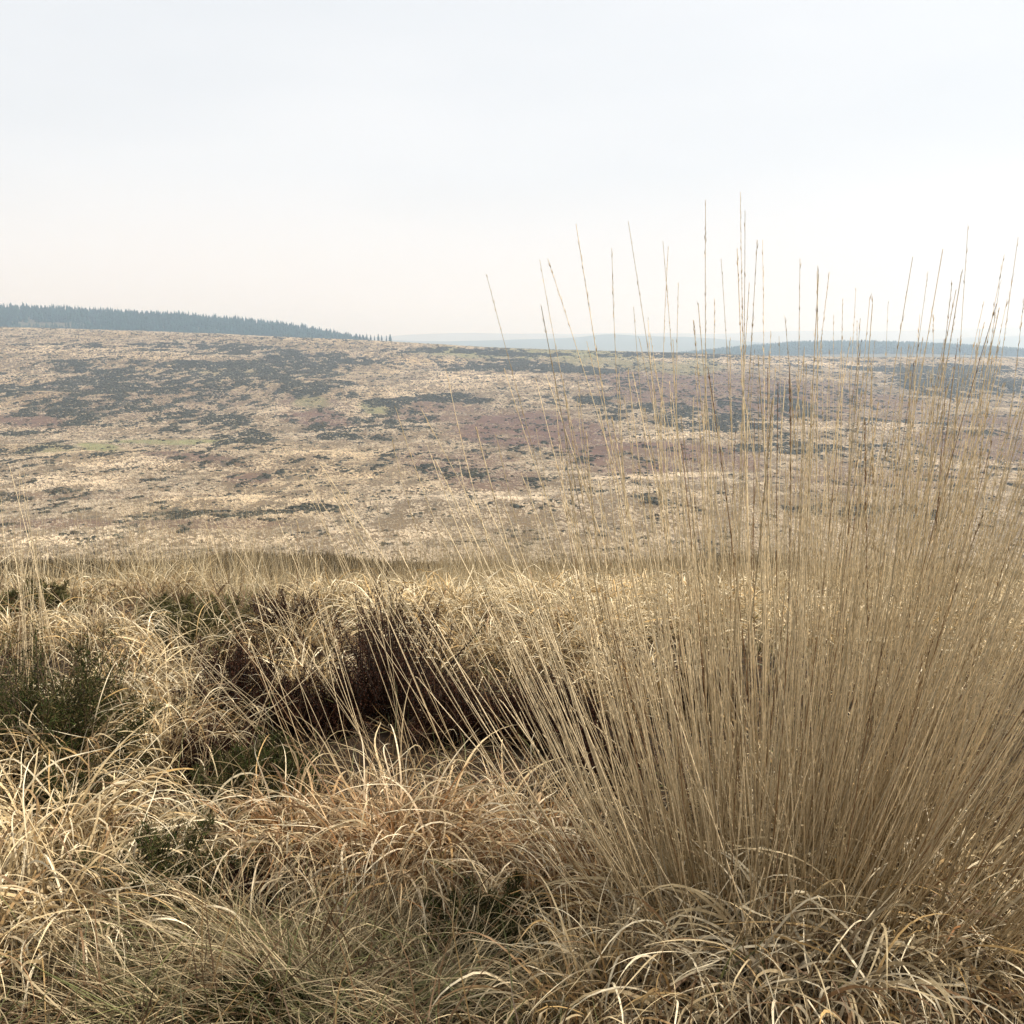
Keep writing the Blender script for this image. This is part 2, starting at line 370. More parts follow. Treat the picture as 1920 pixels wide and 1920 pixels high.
def spikelets(c, t0, R, Cc, rng, per=26, ln=.010):
    """narrow flower spike: short slivers pressed along the top of each stalk; c (n,S1,3)"""
    n, S1, _ = c.shape
    tt = rng.uniform(t0, 1.0, (n, per)) * (S1 - 1); i = np.clip(tt.astype(int), 0, S1 - 2); f = (tt - i)[..., None]
    ar = np.arange(n)[:, None]
    p = c[ar, i] * (1 - f) + c[ar, i + 1] * f
    d = c[ar, i + 1] - c[ar, i]; d /= np.linalg.norm(d, axis=2, keepdims=True) + 1e-9
    r = rng.normal(0, 1, (n, per, 3)); r -= (r * d).sum(2, keepdims=True) * d; r /= np.linalg.norm(r, axis=2, keepdims=True) + 1e-9
    s = np.cross(d, r); l = ln * rng.uniform(.6, 1.3, (n, per, 1)); wq = R * rng.uniform(.7, 1.3, (n, per, 1))
    e = p + d * l + r * l * .22
    m1 = p + d * l * .45 + r * l * .12 + s * wq; m2 = p + d * l * .45 + r * l * .12 - s * wq
    V = np.stack([p, m1, e, m2], 2).reshape(-1, 3)
    F = np.arange(n * per * 4).reshape(-1, 4)
    C = np.repeat((Cc[:, None] * rng.uniform(.6, 1.15, (n, per, 1))).reshape(-1, 3), 4, 0)
    return V, F, C

def tuft(rng, n, R, L, W, lean=(.05, .5), bend=(.8, 2.2), S=9, dirn=None, dirw=0.0, tip=STRAW, base=GOLD, bf=.4, wob=.25, pw=1.3, prof=leafprof, tips=None, wvar=.42, var=.22, twist=1.2, out=.8, kink=.22):
    """one tussock of blades round the origin; returns V,F,C local"""
    rr = R * np.sqrt(rng.uniform(0, 1, n)); aa = rng.uniform(0, 6.2832, n)
    P = np.stack([rr * np.sin(aa), rr * np.cos(aa), -0.03 + 0.06 * (1 - (rr / R) ** 2)], 1)
    az = aa + rng.normal(0, 1.0 / out, n)
    if dirn is not None:
        m = rng.uniform(0, 1, n) < dirw; az = np.where(m, dirn + rng.normal(0, .35, n), az)
    th0 = rng.uniform(*lean, n) + .5 * rr / R * lean[1]
    bd = rng.uniform(*bend, n); ll = rng.uniform(*L, n); ww = W * rng.normal(1, wvar, n).clip(.4, 1.9)
    c, d, ph = curve_paths(P, az, th0, bd, ll, S, pw, rng.normal(0, .5, n), wob, rng, kink)
    C = blade_cols(n, S + 1, rng, tip, base, bf, var, tips)
    return ribbon(c, d, ph, ww, rng.normal(0, .5, n), rng.normal(0, twist, n), prof, C)
def pick_cols(rng, n, cols, w):
    k = rng.choice(len(cols), n, p=np.array(w) / sum(w)); return np.array(cols)[k]

# ------------------------------------------------------------------ conifer woods
def conifer(x, y, z, h, r, rng, tiers=3, k=5):
    n = len(x); parts = []
    for q in range(tiers):
        z0 = z + h * (.08 + .27 * q); z1 = z + h * (.50 + .25 * q if q < tiers - 1 else 1.0); rq = r * (1 - .27 * q)
        a = rng.uniform(0, 6.28, (n, 1)) + np.arange(k)[None] * 6.2832 / k
        rj = rq[:, None] * rng.uniform(.7, 1.25, (n, k))
        ring = np.stack([x[:, None] + rj * np.sin(a), y[:, None] + rj * np.cos(a), z0[:, None] + h[:, None] * rng.uniform(-.05, .05, (n, k))], 2)
        apex = np.stack([x, y, z1], 1)[:, None]
        V = np.concatenate([ring, apex], 1).reshape(-1, 3)
        b = np.arange(n) * (k + 1)
        F = np.concatenate([np.stack([b + j, b + (j + 1) % k, b + k], 1) for j in range(k)])
        C = np.repeat(np.array([.012, .030, .026])[None] * rng.uniform(.5, 1.6, (n, 1)), k + 1, 0)
        parts.append((V, F, C))
    return merge(parts)
rng = np.random.default_rng(7)
n = 11000
x = rng.uniform(-1250, -165, n); y = rng.uniform(1270, 1640, n)
px, py = project(x, y, hgt(x, y))
edge = px < 688 + rng.normal(0, 6, n)
clear = (((px - 95) / 75) ** 2 + ((py - 612) / 7) ** 2) < 1
k = edge & ~clear
x, y = x[k], y[k]
V, F, C = conifer(x, y, hgt(x, y) - .3, rng.uniform(7, 13.5, len(x)) * rng.choice([1, 1, 1, 1.25], len(x)) * (1 + .1 * fbm(x / 40, y / 40, 3)), rng.uniform(2.4, 3.6, len(x)), rng)
tag(link('conifer_wood', make_mesh('conifer_wood', V, F, C, [M_CONIF], False)), 'dark conifer plantation on the hazy hill beyond the moor', kind='stuff')
n = 9000
x = rng.uniform(270, 1100, n); y = rng.uniform(1620, 1900, n)
px, py = project(x, y, hgt(x, y)); k = (px > 1270) & (px < 2150)
x, y = x[k], y[k]
V, F, C = conifer(x, y, hgt(x, y) - .3, rng.uniform(9, 15, len(x)), rng.uniform(2.8, 4, len(x)), rng)
tag(link('conifer_wood', make_mesh('conifer_wood', V, F, C, [M_CONIF], False)), 'blue-hazed conifer wood seen behind the tall grass stalks', kind='stuff')
# the separate trees at the thin end of the wood
EDGE = [(672, 17, 'tall conifer rising at the very end of the dense wood'), (679, 14, 'broad conifer just outside the end of the dense wood'), (686, 9, 'short conifer in the gap after the end of the wood'),
        (692, 15, 'pointed conifer, tallest of the small cluster beyond the wood'), (699, 10, 'bushy conifer right beside the pointed one beyond the wood'), (706, 6, 'low conifer between the two small clusters on the ridge'),
        (713, 13, 'slim lone conifer near the end of the row on the ridge'), (719, 7, 'low conifer at the foot of the slim lone conifer'), (728, 6, 'small low conifer second from the end of the row'), (735, 11, 'sparse lone conifer at the far end of the row')]
for (ppx, hh, lab) in EDGE:
    yy = 1250.0; xx = float(xof(ppx, yy)); zt = float(zof(637.5 - hh * .36, yy)); zz = float(hgt(xx, yy)); H = max(zt - zz, 5)
    root = bpy.data.objects.new('conifer_tree', None); COL.objects.link(root); root.location = (xx, yy, zz)
    tag(root, lab, 'tree', 'separate conifers on the ridge')
    one = np.zeros(1)
    parts = [conifer(one, one, one + H * .25, one + H * .75, one * 0 + H * (.24 + .06 * (hh % 3)), rng, 5, 7)]
    V, F, C = merge(parts); link('crown', make_mesh('crown', V, F, C, [M_CONIF], False), root)
    cpt = np.linspace([0, 0, -.5], [0, 0, H * .8], 4)[None]
    V, F, C = tube(cpt, np.linspace(.3, .08, 4)[None], np.tile(BROWN * .5, (1, 4, 1)), 5); link('trunk', make_mesh('trunk', V, F, C, [M_TWIG]), root)

# ------------------------------------------------------------------ hillside cover: grass tufts and heather clumps
def spread_hill(n, y0, y1, rng, wide=.60, p=1.0):
    y = y0 + (y1 - y0) * rng.uniform(0, 1, n) ** p; x = y * rng.uniform(-wide, wide, n); return x, y
rng = np.random.default_rng(11)
def hill_grass(n):
    x, y = spread_hill(n, 105, 905, rng, .60, 1.15); z = hgt(x, y); H, B, G, Pz = cover(x, y, z)
    dn = vnoise(x / 2.8, y / 7.5, 77) * .6 + vnoise(x / 9, y / 17, 78) * .4
    keep = rng.uniform(0, 1, n) < (1 - .66 * np.clip(H * 1.25, 0, 1)) * (1 - .80 * B) * (1 - .6 * G) * (.40 + .60 * sstep(.36, .52, dn))
    x, y, z, B, G, H = x[keep], y[keep], z[keep], B[keep], G[keep], H[keep]; n = len(x)
    s = rng.uniform(.6, 1.3, n) * (.55 + y / 700) * .62
    K = 8; a = rng.uniform(0, 6.28, (n, 1)) + np.arange(K)[None] * 6.2832 / K + rng.normal(0, .3, (n, K))
    hgt_ = s[:, None] * rng.uniform(.45, .85, (n, K)) * .62; rad = s[:, None] * rng.uniform(.35, .8, (n, K))
    cx, cy_, cz = x[:, None], y[:, None], z[:, None]
    tipv = np.stack([cx + rad * np.sin(a), cy_ + rad * np.cos(a), cz + hgt_], 2)
    w = s[:, None] * .22
    b1 = np.stack([cx + w * np.cos(a) + rad * .15 * np.sin(a), cy_ - w * np.sin(a) + rad * .15 * np.cos(a), cz - .08 + 0 * a], 2)
    b2 = np.stack([cx - w * np.cos(a) + rad * .15 * np.sin(a), cy_ + w * np.sin(a) + rad * .15 * np.cos(a), cz - .08 + 0 * a], 2)
    V = np.stack([b1, b2, tipv], 2).reshape(-1, 3); F = np.arange(len(V)).reshape(-1, 3)
    col = np.tile(TAN_FAR * 1.38, (n, 1)) * rng.normal(1, .08, (n, 1)).clip(.6, 1.35) * (1 + .16 * fbm(x / 20, y / 30, 63, 3)[:, None])
    dd = .55 * dn[keep] + .45 * vnoise(x / 1.3, y / 3.2, 79)
    col = col * (.60 + .42 * sstep(.34, .56, dd))[:, None]  # tufts in the dips between hummocks coloured darker, shadow put into the colour
    yellow = sstep(-.1, .5, fbm(x / 45, y / 60, 64, 3))[:, None]; col = mixc(col, col * np.array([.98, .95, .88]), yellow)
    col = col * (.86 + .26 * Pz[keep])[:, None]
    col = mixc(col, BRACK_FAR * 1.5, (B * .45)[:, None]); col = mixc(col, GREEN_FAR * 1.3, (G * .6)[:, None])
    C = np.repeat(col, K * 3, 0)
    return V, F, C
V, F, C = hill_grass(400000)
tag(link('moorland_grass', make_mesh('moorland_grass', V, F, C, [M_FARGRASS], False)), 'bleached tufted grass covering the far hillside', kind='stuff')
def domes(x, y, z, s, hh, col, rng, k=6):
    n = len(x)
    a = rng.uniform(0, 6.28, (n, 1)) + np.arange(k)[None] * 6.2832 / k
    def ring(f, zf, j): 
        r = s[:, None] * f * rng.uniform(.75, 1.3, (n, k))
        return np.stack([x[:, None] + r * np.sin(a + j), y[:, None] + r * np.cos(a + j), z[:, None] + hh[:, None] * (zf + rng.uniform(-.16, .16, (n, k)) * (zf > 0))], 2)
    top = np.stack([x, y, z + hh * rng.uniform(.85, 1.15, n)], 1)[:, None]
    V = np.concatenate([ring(1, -.15, 0), ring(.85, .62, .3), top], 1).reshape(-1, 3)
    b = np.arange(n) * (2 * k + 1); F = []
    for j in range(k):
        j2 = (j + 1) % k
        F += [np.stack([b + j, b + j2, b + k + j2], 1), np.stack([b + j, b + k + j2, b + k + j], 1), np.stack([b + k + j, b + k + j2, b + 2 * k], 1)]
    F = np.concatenate(F)
    C = np.repeat(col, 2 * k + 1, 0) * rng.uniform(.7, 1.35, (len(V), 1))
    return V, F, C
n = 560000
x, y = spread_hill(n, 110, 900, rng, .60, .8); z = hgt(x, y); H, B, G, Pz = cover(x, y, z)
cl = vnoise(x / 5.5, y / 8.0, 87) * .55 + vnoise(x / 2.0, y / 3.0, 88) * .45
keep = (rng.uniform(0, 1, n) < np.maximum(H * .8, .055 + .05 * B)) & (cl > .62 - .34 * H)
x, y, z = x[keep], y[keep], z[keep]; n = len(x); print('heather clumps', n)
s = rng.uniform(.28, .66, n) * (.55 + y / 620)
col = HEATHER_FAR[None] * rng.normal(1, .38, (n, 1)).clip(.35, 2.2) + np.array([.02, .008, .0])[None] * rng.uniform(0, 1, (n, 1))
V, F, C = domes(x, y, z, s, s * .62, col, rng)
tag(link('moorland_heather', make_mesh('moorland_heather', V, F, C, [M_BUSH], False)), 'dark heather clumps in drifts across the far hillside', kind='stuff')

# ------------------------------------------------------------------ middle slope: loose grass from 6 to 95 m
rng = np.random.default_rng(23)
def slope_grass(n):
    y = np.exp(rng.uniform(math.log(6.5), math.log(105), n)); x = y * rng.uniform(-.62, .62, n)
    z = hgt(x, y)
    dn = vnoise(x / 1.1, y / 1.6, 41) * .5 + vnoise(x / 4.2, y / 4.5, 42) * .5
    k = rng.uniform(0, 1, n) < .10 + .90 * sstep(.40, .62, dn); x, y, z, dn = x[k], y[k], z[k], dn[k]; n = len(x)
    P = np.stack([x, y, z - .02], 1); sc = (y / 8) ** .55
    tall = rng.uniform(0, 1, n) < np.where(y < 16, .34, .12)
    L = np.where(tall, rng.uniform(.35, .95, n) * (.7 + .6 * vnoise(x / 2.2, y / 2.2, 47)), rng.uniform(.14, .36, n) * (1 + .5 * dn))
    W = np.where(tall, .0016, .0034) * np.clip(y / 6, 1, 12) ** .92
    az = rng.uniform(0, 6.28, n); 
    th0 = np.where(tall, rng.uniform(0, .25, n), rng.uniform(.05, .6, n)); bd = np.where(tall, rng.uniform(0, .5, n), rng.uniform(.4, 2.0, n)) + .5 * sstep(20, 45, y); th0 = th0 + rng.uniform(0, .5, n) * sstep(20, 45, y); L = L * (1 - .35 * sstep(20, 50, y)) * (.5 + 1.0 * vnoise(x / 3.5, y / 6, 49))
    c, d, ph = curve_paths(P, az, th0, bd, L, 5, 1.2)
    cols = pick_cols(rng, n, [STRAW, PALE, STRAW * .75, GOLD], [4, 3, 3, 1.2]) * .95
    br = sstep(.52, .75, vnoise(x / 9, y / 5, 45))[:, None]; cols = mixc(cols, np.array([.26, .19, .10]), br * .55)
    C = blade_cols(n, 6, rng, STRAW, GOLD * .8, .3, .15, cols)
    # ribbon faces roughly the hillside's open side, a little turned
    return ribbon(c, d, ph, W, rng.normal(0, .7, n), rng.normal(0, .8, n), fineprof, C)
V, F, C = slope_grass(230000)
tag(link('slope_grass', make_mesh('slope_grass', V, F, C, [M_FINE])), 'loose pale grass running down the slope behind the tussocks', kind='stuff')
# dark heather along the lip of that slope
x1, y1 = [], []
for (pa, pb, pyc, sp, nn) in [(0, 620, 1070, 14, 900), (0, 330, 1078, 9, 800), (330, 640, 1080, 9, 600), (60, 520, 1100, 8, 300), (1000, 1500, 1085, 12, 400), (640, 1000, 1085, 10, 160), (0, 300, 1072, 5, 420), (120, 620, 1074, 6, 420), (180, 520, 1088, 7, 300), (980, 1250, 1075, 6, 300), (1250, 1560, 1080, 6, 200), (0, 160, 1092, 5, 160), (620, 900, 1074, 4, 120), (1560, 1900, 1080, 8, 200)]:
    for _ in range(nn):
        g = ground_at(rng.uniform(pa, pb), pyc + rng.normal(0, sp)); x1.append(g[0]); y1.append(g[1])
x1 = np.array(x1) + rng.normal(0, .2, len(x1)); y1 = np.array(y1) * rng.uniform(.8, 1.15, len(y1)); z1 = hgt(x1, y1)
s = rng.uniform(.22, .46, len(x1)) * np.clip(y1 / 26, .4, 1.3)
# spiky shrublets
K = 44; nn = len(x1)
a = rng.uniform(0, 6.28, (nn, K)); th = rng.uniform(0, 1.25, (nn, K)); l = s[:, None] * rng.uniform(.45, 1.25, (nn, K))
bx = x1[:, None] + s[:, None] * rng.normal(0, .9, (nn, K)); by = y1[:, None] + s[:, None] * rng.normal(0, .9, (nn, K)); bz = z1[:, None] - .03
tv = np.stack([bx + l * np.sin(th) * np.sin(a), by + l * np.sin(th) * np.cos(a), bz + l * np.cos(th)], 2)
w = s[:, None] * .055
V = np.stack([np.stack([bx - w, by, bz + 0 * a], 2), np.stack([bx + w, by, bz + 0 * a], 2), tv], 2).reshape(-1, 3)
col = pick_cols(rng, nn * K, [np.array([.07, .05, .026]), np.array([.12, .09, .045]), np.array([.05, .035, .02]), np.array([.26, .19, .10])], [3, 3, 2, 1])
tag(link('slope_heather', make_mesh('slope_heather', V, np.arange(len(V)).reshape(-1, 3), np.repeat(col, 3, 0), [M_BUSH], False)), 'low dark heather scattered in bands along the near slope', kind='stuff')

# ------------------------------------------------------------------ foreground plants
def place(name, meshV, F, C, mat, xy, dz=0, cat='plant', label=None, group=None):
    o = link(name, make_mesh(name, meshV, F, C, [mat]), None, (xy[0], xy[1], float(hgt(xy[0], xy[1])) + dz))
    return tag(o, label, cat, group)
def root_at(name, x, y, label, cat, group, dz=0.0):
    r = bpy.data.objects.new(name, None); COL.objects.link(r); r.location = (x, y, float(hgt(x, y)) + dz); r.empty_display_size = .1
    return tag(r, label, cat, group)
def part(name, vfc, mat, parent, kind=None):
    o = link(name, make_mesh(name, *vfc, [mat]), parent)
    if kind: o['kind'] = kind
    return o
def clampz(vfc, x0, y0, z0):
    """keeps drooping leaves on, not under, the ground"""
    V, F, C = vfc; g = hgt(V[:, 0] + x0, V[:, 1] + y0) - z0 - .012
    V = V.copy(); V[:, 2] = np.maximum(V[:, 2], g + (V[:, 2] - g) * .04); return V, F, C

# leafy moor-grass tussocks: (photo x, photo y of the foot, radius, blades, length, width, colours, label)
rng = np.random.default_rng(101)
LT = [
 (760, 1660, .17, 760, (.30, .50), .0062, RUST, 'large arching tussock with rusty foot in front of the black heather hollow'),
 (560, 1640, .12, 420, (.28, .46), .0062, RUST, 'upright tussock with orange leaf bases on the flank of the large arching one'),
 (960, 1640, .13, 520, (.26, .42), .0056, RUST, 'tussock with looping pale leaves between the large arching one and tall stalks'),
 (1075, 1740, .13, 460, (.22, .38), .0054, RUST, 'low curly tussock at the foot of the leaning stalks'),
 (385, 1620, .14, 440, (.20, .36), .0066, STRAW * .6, 'flattened pale tussock with leaves combed sideways above the fine grass'),
 (100, 1650, .17, 560, (.28, .50), .0066, GOLD, 'broad-leaved tussock with long hooped leaves at the picture edge'),
 (25, 1790, .16, 470, (.26, .46), .0068, GOLD, 'lowest broad-leaved tussock in the bottom corner by the picture edge'),
 (190, 1780, .12, 330, (.24, .40), .0062, BROWN, 'dim tussock with drooping leaves beside the fine matted grass'),
 (120, 1470, .14, 400, (.24, .40), .0052, GOLD, 'tussock with thin hooped leaves below the dark green gorse'),
 (300, 1440, .13, 380, (.22, .38), .0046, GOLD, 'golden tussock in front of the dark hollow with crossing stalks'),
 (1320, 1890, .16, 520, (.22, .42), .0060, BROWN, 'curly leaf tussock at the bottom under the densest stalks'),
 (1500, 1930, .15, 460, (.24, .42), .0066, BROWN, 'tussock of wide curled ribbons at the bottom edge under the stalks'),
 (1700, 1880, .17, 520, (.26, .48), .0068, BROWN, 'tussock of very long looping ribbons near the bottom corner'),
 (1900, 1860, .15, 420, (.26, .46), .0066, BROWN, 'tussock cut by the picture edge with dark gaps under its loops'),
 (1120, 1920, .13, 380, (.20, .36), .0052, GOLD, 'short tussock at the bottom edge where the stalks begin'),
 (885, 1775, .07, 46, (.16, .30), .0052, GOLD, 'thin tussock with a few loose loops over a dark hole'),
]
for (px, py, R, n, L, W, basec, lab) in LT:
    n = int(n * .86); W *= .62
    x, y, z = ground_at(px, py)
    tips = pick_cols(rng, n, [PALE, STRAW, STRAW * .72, GOLD, PALE * 1.08, BROWN * 1.3], [3, 3.4, 2.6, 1.0, .8, 2.0])
    vfc = tuft(rng, n, R, L, W, (.03, .42), (1.3, 5.0), 15, None, 0, STRAW, basec, .72, .38, 1.75, leafprof, tips)
    nb = n // 2                                        # dead curled lower leaves, coloured dark to deepen shade between blades
    v2 = tuft(rng, nb, R * 1.1, (L[0] * .5, L[1] * .8), W * .8, (.5, 1.2), (.6, 3.0), 9, None, 0, STRAW, basec, .6, .6, 1.0, leafprof, pick_cols(rng, nb, [STRAW * .6, GOLD * .7, RUST * .8, BROWN], [2, 2, 2, 2]))
    r = root_at('grass_tussock', x, y, lab, 'grass tussock', 'leafy moor-grass tussocks nearby')
    part('leaf_blades', clampz(merge([vfc, v2]), x, y, r.location.z), M_LEAF, r)

# the mid-row tussocks round the heather (thinner leaves, farther)
MT = [
 (40, 1215, .22, 'golden tussock above the dark green gorse at the picture edge'), (180, 1215, .24, 'bushy tussock above the tip of the dark green gorse'), (330, 1250, .24, 'tussock of hooped pale leaves left of the red-brown heather'),
 (240, 1330, .2, 'yellowish tussock beside the dark green gorse'), (345, 1370, .2, 'tussock of stiff hoops before the black hollow'), (585, 1320, .11, 'small pale tussock parting the red-brown heather from the tallest black one'), (560, 1230, .2, 'pale tussock wedged between the two dark heather bushes'),
 (620, 1150, .26, 'pale domed tussock behind the tall black heather bush'), (470, 1120, .24, 'bleached tussock beside the olive gorse mound'), (860, 1180, .26, 'tussock with fine pale arches right of the black heather'),
 (900, 1250, .24, 'dense tussock leaning against the black heather hollow'), (1000, 1150, .28, 'bleached tussock behind the leftmost leaning stalks'), (760, 1150, .22, 'pale tussock directly behind the tall black heather bush'),
 (120, 1140, .24, 'bright bleached tussock on the rim beside the thin upright stalks'), (300, 1130, .26, 'bright bleached tussock on the rim in front of the dark slope'),
 (1060, 1240, .26, 'tussock seen through the leaning stalks beside the black hollow'), (1160, 1160, .28, 'bleached tussock seen through the thin left fan of stalks'), (1300, 1180, .28, 'tussock half hidden behind the middle of the stalk fan'),
 (1450, 1150, .3, 'tussock behind the thickest part of the stalk fan'), (1620, 1180, .3, 'tussock behind the right half of the stalk fan'), (1780, 1150, .3, 'tussock behind the stalks near the picture edge'),
 (1880, 1280, .26, 'bright tussock at the picture edge behind leaning stalks'), (1200, 1320, .24, 'straw tussock behind the stalks near the black hollow'), (1700, 1350, .26, 'straw tussock deep behind the dense stalks')]
for (px, py, R, lab) in MT:
    x, y, z = ground_at(px, py); n = 380
    tips = pick_cols(rng, n, [PALE, STRAW, STRAW * .72, GOLD * 1.1, BROWN * 1.3], [3, 3.6, 2, 1.5, 1])
    Wd = .0032 * max(1, y / 3.8)
    vfc = tuft(rng, n, R, (.17, .37), Wd, (.05, .45), (1.1, 3.3), 9, None, 0, STRAW, GOLD * .8, .55, .3, 1.6, leafprof, tips)
    r = root_at('grass_tussock', x, y, lab, 'grass tussock', 'pale tussocks round the heather')
    part('leaf_blades', vfc, M_LEAF, r)
# many alike beyond: four kinds of tussock copied over the slope
protos = []
for q in range(4):
    n = 300; tips = pick_cols(rng, n, [PALE, STRAW, STRAW * .75, GOLD * 1.2], [3, 4, 2, 1.5])
    protos.append(make_mesh('leaf_blades', *tuft(rng, n, .24, (.22, .44), .0058, (.05, .5), (1.0, 3.0), 8, None, 0, STRAW, GOLD * .7, .55, .25, 1.2, leafprof, tips), [M_LEAF]))
cnt = 0; brow = []
for k in range(400):
    y = math.exp(rng.uniform(math.log(4.4), math.log(7.2))); x = y * rng.uniform(-.58, .58)
    if vnoise(np.array([x / 1.6]), np.array([y / 1.9]), 99)[0] < .42: continue
    o = link('grass_tussock', protos[cnt % 4], None, (x, y, float(hgt(x, y))))
    s = rng.uniform(.6, 1.0); o.scale = (s, s, s * rng.uniform(.8, 1.1)); o.rotation_euler = (0, 0, rng.uniform(0, 6.28))
    brow.append(o); cnt += 1
    if cnt >= 90: break
LM = [(60, 'the dim gorse at the very edge'), (190, 'the thin upright stalks'), (300, 'the bright rim tussock'), (400, 'the olive gorse mound'), (520, 'the small reddish heather'),
      (620, 'the pale domed tussock'), (770, 'the large olive gorse dome'), (880, 'the gorse tuft beside the dome'), (1000, 'the outermost leaning stalks'), (1130, 'the thin part of the stalk fan'),
      (1290, 'the middle of the stalk fan'), (1450, 'the thickest stalks'), (1620, 'the outward-leaning half of the fan'), (1820, 'the last stalks by the edge')]
ORD = ['first', 'second', 'third', 'fourth', 'fifth', 'sixth', 'seventh', 'eighth', 'ninth', 'tenth', 'eleventh', 'twelfth', 'thirteenth', 'fourteenth', 'fifteenth', 'sixteenth', 'seventeenth', 'eighteenth', 'nineteenth', 'twentieth']
seen = {}
for o in sorted(brow, key=lambda o: o.location.y):
    ppx = 960 + FPX * o.location.x / o.location.y; j = min(range(len(LM)), key=lambda i: abs(LM[i][0] - ppx)); q = seen.get(j, 0); seen[j] = q + 1
    if q > 19: bpy.data.objects.remove(o, do_unlink=True); continue
    tag(o, '%s small tussock going back on the brow behind %s' % (ORD[min(q, 19)], LM[j][1]), 'grass tussock', 'small tussocks on the brow')

# fine matted grass at the bottom
FT = [(430, 1800, .18, 2600, (.22, .40), math.radians(-100), .75, STRAW * .75, OLIVE * 1.3, 'fine-leaved mat combed to the left at the bottom'),
      (690, 1790, .17, 2700, (.17, .32), math.radians(20), .55, STRAW * .72, OLIVE * 1.2, 'fine-leaved tussock with its hair swept up and over below the arching one'),
      (560, 1900, .16, 1800, (.18, .34), math.radians(-60), .4, STRAW * .6, OLIVE, 'greenish fine grass tuft on the bottom edge'),
      (820, 1900, .15, 1500, (.18, .32), math.radians(60), .4, STRAW * .6, OLIVE, 'olive fine grass tuft beside the dark hole on the bottom edge'),
      (260, 1900, .15, 1200, (.18, .34), math.radians(-80), .5, STRAW * .65, OLIVE, 'fine straw tuft low in the bottom corner'),
      (1040, 1900, .09, 500, (.16, .30), math.radians(10), .3, STRAW * .7, OLIVE, 'thin fine tuft between the dark hole and stalks')]
for (px, py, R, n, L, dn, dw, tipc, basec, lab) in FT:
    n = int(n * .52)
    x, y, z = ground_at(px, py)
    tips = pick_cols(rng, n, [tipc * 1.1, tipc * 1.5, tipc * .7, OLIVE * 1.4, BROWN], [3.4, 1.8, 3, 1, 1.6])
    vfc = tuft(rng, n, R, L, .0017, (.45, 1.1), (.1, 1.2), 8, dn, dw, STRAW, basec, .35, .12, 1.0, fineprof, tips, .25)
    r = root_at('fine_grass_tussock', x, y, lab, 'grass tussock', 'fine-leaved tussocks')
    part('leaf_blades', clampz(vfc, x, y, r.location.z), M_FINE, r)

# loose litter and short grass over the near ground
def near_litter(n):
    y = 1.2 + 5.4 * rng.uniform(0, 1, n) ** 1.1; x = (y + .35) * rng.uniform(-.62, .62, n); z = hgt(x, y)
    P = np.stack([x, y, z], 1); az = rng.uniform(0, 6.28, n)
    L = rng.uniform(.08, .30, n); th0 = rng.uniform(.3, 1.5, n); bd = rng.uniform(-.2, 1.0, n)
    c, d, ph = curve_paths(P, az, th0, bd, L, 5, 1.0, rng.normal(0, .8, n), .3, rng)
    g = hgt(c[..., 0], c[..., 1]); c[..., 2] = np.maximum(c[..., 2], g + .004)
    cols = pick_cols(rng, n, [STRAW * .5, BROWN * .5, BROWN * .8, GOLD * .5, OLIVE], [1.6, 3, 4, 2, 2])
    return ribbon(c, d, ph, rng.uniform(.0014, .0042, n) * np.clip(y / 3, 1, 2), rng.normal(0, .8, n), rng.normal(0, 1.5, n), leafprof, blade_cols(n, 6, rng, STRAW, BROWN, .3, .2, cols))
V, F, C = near_litter(20000)
tag(link('grass_litter', make_mesh('grass_litter', V, F, C, [M_LEAF])), 'dead grass litter and short blades between the tussocks', kind='stuff')

